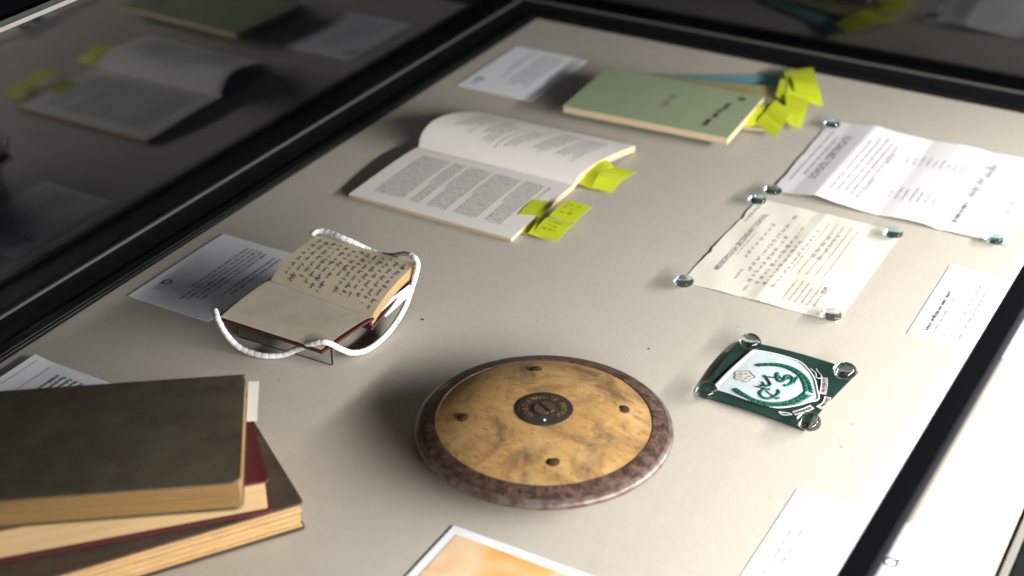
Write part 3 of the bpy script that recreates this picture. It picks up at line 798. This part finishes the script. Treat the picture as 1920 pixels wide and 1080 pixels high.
for k in range(5): pr += fake_print(rn, .022 + .004 * (k % 2), .1960 - k * .0075, .165, .0024, ragged=.15)
for k in range(9): pr += fake_print(rn, .135, .146 - k * .0075, rn.uniform(.014, .03), .0022)
for k in range(8): pr += fake_print(rn, .042, .138 - k * .0078, rn.uniform(.016, .034), .0022)
pr += fake_print(rn, .04, .163, .04, .0024) + fake_print(rn, .12, .163, .03, .0024)
for k in range(2): pr += fake_print(rn, .045, .086 - k * .008, .11, .0015)
for k in range(3): pr += fake_print(rn, .030, .044 - k * .010, .15, .0015)
ribbons('printed_text', pr, mp1, M['ink_mid'], c1)
for sg in ((.085, .060, .05, .0045), (.14, .056, .04, .005), (.05, .016, .06, .006)): ribbons('signature', cursive(rn, *sg, .0006, wl=(12, 16)), mp1, M['ink_mid'], c1)
ribbons('bold_print', [(p, w * 1.8) for p, w in fake_print(rn, .020, .060, .050, .0038)], mp1, M['ink_grey'], c1)

def z_c2(x, y):
    return .0006 + .0010 * math.exp(-((x - .545) / .006) ** 2) + .0003 * math.exp(-((x - .4705) / .004) ** 2) * (.5 + .5 * math.sin(y * 70)) + .0003 * (1 + math.sin(x * 120 + y * 60))
c2 = thing('report_sheet', (.547, -.468, 0), 'cream handwritten school report with torn left edge, held by glass pebbles', 'report')
tears = {8: .0016, 18: .0022, 19: .0010}
def f_c2(u, v):
    x = .4690 + u * .1560; y = -.5700 + v * .2030
    if u == 0: x += jl[int(v * 24)] * .9 + tears.get(int(round(v * 24)), 0)
    if v == 0: y += jl[int(u * 30)] * .4 + (.0018 if int(round(u * 30)) == 12 else 0)
    return Vector((x, y, z_c2(x, y)))
sheet('paper', f_c2, 30, 24, .0003, M['cert_cream'], c2)
mp2 = lambda a, b: (.625 - b, -.570 + a, z_c2(.625 - b, -.570 + a) + .0004)
texts('heading', [('MEXBOROUGH SECONDARY SCHOOL', .036, .1330, .0078, .00006, 'LEFT')], mp2, M['ink_grey'], c2)
pr = fake_print(rn, .146, .1470, .045, .0028) + fake_print(rn, .03, .112, .02, .0020) + fake_print(rn, .012, .096, .012, .002)
for k in range(6): pr += fake_print(rn, .016, .058 - k * .0062, rn.uniform(.02, .045), .0017)
for k in range(5): pr += fake_print(rn, .07, .070 - k * .008, .115, .0013)
ribbons('printed_text', pr, mp2, M['ink_mid'], c2)
ribbons('ruled_line', [([(.075, .1295), (.13, .1295)], .0004)] + [([(.02, .104 - k * .0075), (.19, .104 - k * .0075)], .00012) for k in range(5)], mp2, M['ink_pale'], c2)
pr = cursive(rn, .075, .119, .08, .0017, .00032, .3, 2.4, (2, 6), 1.5)
for k in range(5): pr += cursive(rn, .030 + (.02 if k == 0 else 0), .106 - k * .0080, .135 - .03 * (k % 2), .0015, .00032, .3, 2.6, (2, 7), 1.5)
for k in range(2): pr += cursive(rn, .105, .060 - k * .007, .06, .0019, .00034, .3, 2.2, (3, 6), 1.5)
ribbons('handwriting', pr, mp2, M['ink_grey'], c2)
ribbons('stamp', [([(.042, .026), (.060, .026), (.060, .034), (.042, .034), (.042, .026)], .0004)] + [(p, w * 1.4) for p, w in fake_print(rn, .044, .0285, .014, .0026)], mp2, M['ink_grey'], c2)

# ================================================================== GREEN EMBROIDERED BADGE
bd = thing('blazer_badge', (.61, -.695, 0), 'green felt school badge embroidered with a pale shield and wreath', 'badge')
b00, b10, b11, b01 = Vector((.5605, -.7450, 0)), Vector((.6580, -.7490, 0)), Vector((.6690, -.6430, 0)), Vector((.5590, -.6440, 0))
def z_bd(u, v):
    return .0022 + .0018 * math.sin(math.pi * v) * (1 - u) ** 2 + .0022 * math.sin(math.pi * min(max(u, 0), 1)) * (1 - v) ** 1.5 + .0016 * math.sin(math.pi * u) * v ** 2 + .0022 * math.sin(math.pi * v) * u ** 3 + .0012 * math.sin(math.pi * u) * math.sin(math.pi * v)
def f_bd(u, v):
    p = bil(b00, b10, b11, b01, u, v)
    p.y += .0015 * math.sin(math.pi * u) * v ** 2
    p.z = z_bd(u, v); return p
sheet('felt', f_bd, 26, 26, .0014, M['felt'], bd)
def bd_z(x, y):  # felt height under a plan point
    u = (x - .5600) / (.1035); v = (y + .7465) / .103
    return z_bd(min(max(u, 0), 1), min(max(v, 0), 1))
def bp(q, dz=0):  return (q[0], q[1], bd_z(q[0], q[1]) + dz)
shield = [(0.5774,-0.6582,0.0060), (0.5858,-0.6565,0.0060), (0.5970,-0.6553,0.0060), (0.6095,-0.6554,0.0060), (0.6212,-0.6577,0.0060), (0.6311,-0.6659,0.0060), (0.6401,-0.6763,0.0060), (0.6477,-0.6909,0.0060), (0.6541,-0.7050,0.0060), (0.6492,-0.7123,0.0060), (0.6426,-0.7215,0.0060), (0.6350,-0.7293,0.0060), (0.6275,-0.7344,0.0060), (0.6158,-0.7364,0.0060), (0.6037,-0.7359,0.0060), (0.5867,-0.7335,0.0060), (0.5703,-0.7296,0.0060), (0.5726,-0.7064,0.0060), (0.5750,-0.6826,0.0060)]
def patch(name, outline, dz0, dz1, m, parent, inner=6):
    """raised patch of fabric following the felt"""
    n = len(outline); c = (sum(p[0] for p in outline) / n, sum(p[1] for p in outline) / n); V = []; F = []
    for k in range(inner + 1):
        f = 1 - k / inner * .98
        for p in outline:
            x, y = c[0] + (p[0] - c[0]) * f, c[1] + (p[1] - c[1]) * f
            V.append((x, y, bd_z(x, y) + (dz0 if k == 0 else dz1)))
    V2 = [(p[0], p[1], bd_z(p[0], p[1]) + .0001) for p in outline]; base = len(V); V += V2
    for k in range(inner):
        for i in range(n): F.append((k * n + i, k * n + (i + 1) % n, (k + 1) * n + (i + 1) % n, (k + 1) * n + i))
    F.append(tuple(inner * n + i for i in range(n)))
    for i in range(n): F.append((base + i, base + (i + 1) % n, (i + 1) % n, i))
    o = part(name, V, F, m, parent)
    bm = bmesh.new(); bm.from_mesh(o.data); bmesh.ops.recalc_face_normals(bm, faces=bm.faces); bm.to_mesh(o.data); bm.free(); return o
sh = patch('shield', shield, .0006, .0009, M['satin'], bd)
def cordline(name, pts, r, m, parent, dz=.0012, closed=False, n=5):
    """round stitched thread lying on the badge"""
    P = spline([Vector((p[0], p[1], 0)) for p in pts], n); V = []; F = []; k = 8
    for i, p in enumerate(P):
        d = (P[min(i + 1, len(P) - 1)] - P[max(i - 1, 0)]).normalized(); a = Vector((-d.y, d.x, 0)); z = bd_z(p.x, p.y) + dz
        for q in range(k):
            w = 2 * math.pi * q / k; s = a * math.cos(w) * r; V.append((p.x + s.x, p.y + s.y, z + math.sin(w) * min(r * .55, .0006)))
    for i in range(len(P) - 1):
        for q in range(k): F.append((i * k + q, i * k + (q + 1) % k, (i + 1) * k + (q + 1) % k, (i + 1) * k + q))
    F.append(tuple(range(k))); F.append(tuple(range((len(P) - 1) * k, len(P) * k)))
    return part(name, V, F, m, parent, sm=True)
cordline('shield_border', shield + shield[:1], .0009, M['white_thread'], sh, .0011)
cordline('shield_top_band', [(0.5701,-0.7278,0.0060), (0.5720,-0.7048,0.0060), (0.5746,-0.6818,0.0060), (0.5772,-0.6603,0.0060)], .0018, M['white_thread'], sh, .0012)
# wreath leaves
up_b = [(0.5900,-0.6818,0.0075), (0.5999,-0.6752,0.0075), (0.6087,-0.6723,0.0075), (0.6183,-0.6728,0.0075), (0.6284,-0.6778,0.0075), (0.6371,-0.6872,0.0075), (0.6447,-0.7017,0.0075)]
lo_b = [(0.5871,-0.7265,0.0075), (0.5950,-0.7304,0.0075), (0.6058,-0.7345,0.0075), (0.6169,-0.7347,0.0075), (0.6265,-0.7311,0.0075), (0.6360,-0.7222,0.0075), (0.6413,-0.7119,0.0075), (0.6438,-0.7031,0.0075)]
def leaf(c, d, ln, wd, m):
    V = []; F = []; a = Vector((-d.y, d.x, 0)); nu, nv = 6, 6
    for i in range(nu + 1):
        s = i / nu; wv = math.sin(math.pi * min(max(s, .02), .98)) ** .7
        for j in range(nv):
            w = 2 * math.pi * j / nv; q = c + d * ln * (s - .5) + a * math.cos(w) * wd * wv
            V.append((q.x, q.y, bd_z(q.x, q.y) + .0013 + math.sin(w) * .0008 * wv))
    for i in range(nu):
        for j in range(nv): F.append((i * nv + j, i * nv + (j + 1) % nv, (i + 1) * nv + (j + 1) % nv, (i + 1) * nv + j))
    part('wreath_leaf', V, F, m, sh, sm=True)
for br in (up_b, lo_b):
    S = spline([Vector((p[0], p[1], 0)) for p in br], 4)
    for i in range(0, len(S) - 1):
        d = (S[min(i + 1, len(S) - 1)] - S[max(i - 1, 0)]).normalized(); a = Vector((-d.y, d.x, 0)); g_ = .55 + .45 * i / len(S)
        for s in (-1, 1):
            dd = (d + a * s * .8).normalized()
            leaf(S[i] + a * s * .0017 * g_, dd, .0070 * g_ + .001, .0015 * g_ + .0002, M['green_thread'] if i % 2 else M['dark_thread'])
# monogram
def stroke(pts, r, m): cordline('monogram_stroke', pts, r * 1.3, m, sh, .0013)
stroke([(0.6207,-0.6859,0.0075), (0.6209,-0.6906,0.0075), (0.6177,-0.6924,0.0075), (0.6124,-0.6886,0.0075), (0.6097,-0.6854,0.0075)], .0004, M['green_thread'])
stroke([(0.6101,-0.6851,0.0075), (0.6120,-0.6927,0.0075), (0.6161,-0.6971,0.0075), (0.6190,-0.6945,0.0075), (0.6183,-0.6873,0.0075), (0.6201,-0.6843,0.0075), (0.6237,-0.6862,0.0075), (0.6264,-0.6923,0.0075), (0.6249,-0.6987,0.0075), (0.6220,-0.7013,0.0075)], .0012, M['green_thread'])
stroke([(0.6013,-0.6968,0.0075), (0.6092,-0.6943,0.0075), (0.6186,-0.6909,0.0075), (0.6278,-0.6867,0.0075)], .0006, M['dark_thread'])
stroke([(0.6270,-0.6833,0.0075), (0.6278,-0.6934,0.0075)], .0009, M['dark_thread'])
stroke([(0.6015,-0.6947,0.0075), (0.6113,-0.7064,0.0075), (0.6040,-0.7114,0.0075)], .0010, M['dark_thread'])
stroke([(0.6003,-0.7144,0.0075), (0.6079,-0.7139,0.0075), (0.6140,-0.7133,0.0075)], .0006, M['dark_thread'])
stroke([(0.6035,-0.7051,0.0075), (0.6093,-0.7112,0.0075)], .0008, M['green_thread'])
stroke([(0.6133,-0.7128,0.0075), (0.6088,-0.7162,0.0075), (0.6082,-0.7221,0.0075), (0.6119,-0.7265,0.0075), (0.6171,-0.7264,0.0075), (0.6207,-0.7207,0.0075), (0.6221,-0.7143,0.0075), (0.6196,-0.7102,0.0075)], .0011, M['green_thread'])
stroke([(0.6114,-0.7166,0.0075), (0.6241,-0.7234,0.0075)], .0005, M['dark_line'])
stroke([(0.6211,-0.7232,0.0075), (0.6255,-0.7207,0.0075)], .0008, M['dark_thread'])
# rose
cx, cy, _z = (0.5869,-0.7039,0.0075)
ro = [(cx + .0082 * (1 + .12 * math.cos(5 * a)) * math.cos(a + .3), cy + .0082 * (1 + .12 * math.cos(5 * a)) * math.sin(a + .3)) for a in [2 * math.pi * k / 25 for k in range(26)]]
patch('rose', ro[:-1], .0010, .0012, M['satin'], sh, 3)
cordline('rose_outline', ro, .0004, M['rose_thread'], sh, .0014)
for k in range(5):
    a = 2 * math.pi * k / 5 + .3
    cordline('rose_petal', [(cx + .0023 * math.cos(a), cy + .0023 * math.sin(a)), (cx + .0050 * math.cos(a + .35), cy + .0050 * math.sin(a + .35)), (cx + .0052 * math.cos(a - .3), cy + .0052 * math.sin(a - .3)), (cx + .0023 * math.cos(a), cy + .0023 * math.sin(a))], .00025, M['rose_thread'], sh, .0015)
# motto ribbon
def scroll(name, cl, wd, m):
    S = spline([Vector((p[0], p[1], 0)) for p in cl], 5); L1 = []; L2 = []
    for i, p in enumerate(S):
        d = (S[min(i + 1, len(S) - 1)] - S[max(i - 1, 0)]).normalized(); a = Vector((-d.y, d.x, 0)) * wd / 2
        L1.append(p + a); L2.append(p - a)
    V = []; F = []
    for p in L1 + L2: V.append((p.x, p.y, bd_z(p.x, p.y) + .0009))
    n = len(L1)
    for i in range(n - 1): F.append((i, i + 1, n + i + 1, n + i))
    o = part(name, V, F, m, bd)
    cordline('ribbon_edge', L1, .0003, M['white_thread'], o, .0010, n=2); cordline('ribbon_edge', L2, .0003, M['white_thread'], o, .0010, n=2)
    rnn = random.Random(name + str(cl[0])); tot = sum((b - a).length for a, b in zip(S, S[1:]))
    def mp(a_, b_):
        f = min(max(a_ / tot, 0), 1) * (len(S) - 1); i = min(int(f), len(S) - 2); p = S[i].lerp(S[i + 1], f - i)
        d = (S[i + 1] - S[i]).normalized(); q = p + Vector((-d.y, d.x, 0)) * b_; return (q.x, q.y, bd_z(q.x, q.y) + .0012)
    ribbons('motto', fake_print(rnn, tot * .1, -wd * .25, tot * .8, wd * .5, .8), mp, M['dark_line'], o)
scroll('motto_ribbon', [(0.6473,-0.6704,0.0060), (0.6511,-0.6815,0.0060), (0.6549,-0.6963,0.0060)], .0052, M['pink_thread'])
scroll('motto_ribbon', [(0.6602,-0.6979,0.0060), (0.6614,-0.7082,0.0060), (0.6588,-0.7169,0.0060)], .0050, M['pink_thread'])
scroll('motto_ribbon', [(0.6536,-0.7180,0.0060), (0.6488,-0.7270,0.0060), (0.6431,-0.7346,0.0060)], .0050, M['pink_thread'])
cordline('ribbon_tail', [(0.6325,-0.6632,0.0060), (0.6385,-0.6676,0.0060), (0.6412,-0.6738,0.0060), (0.6446,-0.6738,0.0060), (0.6444,-0.6691,0.0060), (0.6393,-0.6643,0.0060), (0.6363,-0.6601,0.0060)], .0005, M['white_thread'], bd, .0010)
cordline('ribbon_tail', [(0.6422,-0.7360,0.0060), (0.6362,-0.7376,0.0060), (0.6317,-0.7392,0.0060), (0.6366,-0.7410,0.0060), (0.6425,-0.7367,0.0060)], .0006, M['white_thread'], bd, .0010)

# ================================================================== GLASS PEBBLES
def pebble_mesh(r, h, seed, name):
    rn = random.Random(seed); V = []; F = []; n = 44; m = 28; ph = rn.uniform(0, 6); e = rn.uniform(.02, .05)
    for i in range(m + 1):
        t_ = i / m * math.pi; rr = math.sin(t_) ** .9; z = math.cos(t_); z = h * (.40 + .60 * z) if z > 0 else h * (.40 + .40 * z)
        for k in range(n):
            a = 2 * math.pi * k / n; q = 1 + e * math.cos(2 * a + ph) + .012 * math.cos(3 * a + ph)
            V.append((r * rr * q * math.cos(a), r * rr * q * math.sin(a), z))
    for i in range(m):
        for k in range(n): F.append((i * n + k, (i + 1) * n + k, (i + 1) * n + (k + 1) % n, i * n + (k + 1) % n))
    me = bpy.data.meshes.new(name); me.from_pydata(V, [], F)
    bm = bmesh.new(); bm.from_mesh(me); bmesh.ops.remove_doubles(bm, verts=bm.verts, dist=1e-6); bmesh.ops.recalc_face_normals(bm, faces=bm.faces); bm.to_mesh(me); bm.free()
    smooth(me); return me
def pebble(p, z, r, h, m, seed, label):
    me = pebble_mesh(r, h, seed, 'glass_pebble'); me.materials.append(M[m])
    o = bpy.data.objects.new('glass_pebble', me); COL.objects.link(o); o.location = (p[0], p[1], z + .0002)
    tag(o, label, 'pebble', 'glass pebbles used as paperweights')
pebble((0.4760,-0.1524,0.0060), .0017, .0088, .0085, 'pebble_teal', 1, 'glass pebble on the far left corner of the white certificate')
pebble((0.4783,-0.3507,0.0060), .0017, .0090, .0085, 'pebble_teal', 2, 'glass pebble on the near left corner of the white certificate')
pebble((0.7131,-0.3460,0.0060), .0022, .0092, .0088, 'pebble_teal', 3, 'glass pebble on the near right corner of the white certificate')
pebble((0.4721,-0.3801,0.0060), .0022, .0090, .0085, 'pebble_teal', 4, 'glass pebble on the far left corner of the cream report')
pebble((0.4744,-0.5783,0.0060), .0022, .0094, .0090, 'pebble_teal', 5, 'glass pebble on the near left corner of the cream report')
pebble((0.6201,-0.3837,0.0060), .0022, .0096, .0088, 'pebble_teal', 6, 'glass pebble on the far right corner of the cream report')
pebble((0.6186,-0.5678,0.0060), .0022, .0096, .0088, 'pebble', 7, 'glass pebble on the near right corner of the cream report')
pebble((0.5721,-0.6533,0.0090), .0036, .0098, .0122, 'pebble', 8, 'clear glass pebble on the far left corner of the green badge')
pebble((0.5680,-0.7434,0.0090), .0026, .0098, .0122, 'pebble', 9, 'clear glass pebble on the near left corner of the green badge')
pebble((0.6615,-0.6580,0.0090), .0036, .0104, .0122, 'pebble', 10, 'clear glass pebble on the far right corner of the green badge')
pebble((0.6601,-0.7450,0.0090), .0030, .0104, .0122, 'pebble', 11, 'clear glass pebble on the near right corner of the green badge')

# ------------------------------------------------------------------ lint on the board
def lint(p, r, label):
    rn = random.Random(label); n = 9
    out = [(p[0] + r * rn.uniform(.6, 1.2) * math.cos(2 * math.pi * k / n), p[1] + .5 * r * rn.uniform(.6, 1.2) * math.sin(2 * math.pi * k / n)) for k in range(n)]
    o = prism('lint_speck', out, .0001, .0009, M['speck']); tag(o, label, 'lint')
lint((0.2874,-0.7527,0.0000), .0016, 'dark speck of lint on the board right of the diary')
lint((0.4921,-0.6962,0.0000), .0009, 'tiny speck of lint on the board between the discus and badge')

# ------------------------------------------------------------------ fine dust nobody could count
rn = random.Random(77); V = []; F = []
for k in range(260):
    x, y = rn.uniform(.01, .83), rn.uniform(-1.25, -.01)
    if (x - DC[0]) ** 2 + (y - DC[1]) ** 2 < .0125: continue
    a = rn.uniform(0, math.pi); l, w = (rn.uniform(.0002, .0005), rn.uniform(.0001, .0003)) if k % 4 else (rn.uniform(.001, .0026), .00012)
    b = len(V)
    for sx, sy, z in ((-1, -1, .0002), (1, -1, .0002), (1, 1, .0002), (-1, 1, .0002), (0, 0, .0005)):
        V.append((x + sx * l * math.cos(a) - sy * w * math.sin(a), y + sx * l * math.sin(a) + sy * w * math.cos(a), z))
    F += [(b, b + 1, b + 4), (b + 1, b + 2, b + 4), (b + 2, b + 3, b + 4), (b + 3, b, b + 4)]
dust = part('dust', V, F, mat('pale_dust', (0.55, 0.52, 0.47), 0.9, var=((1, 1, 1), 9, .45, .55, (0.16, 0.14, 0.12))))
dust['kind'] = 'stuff'
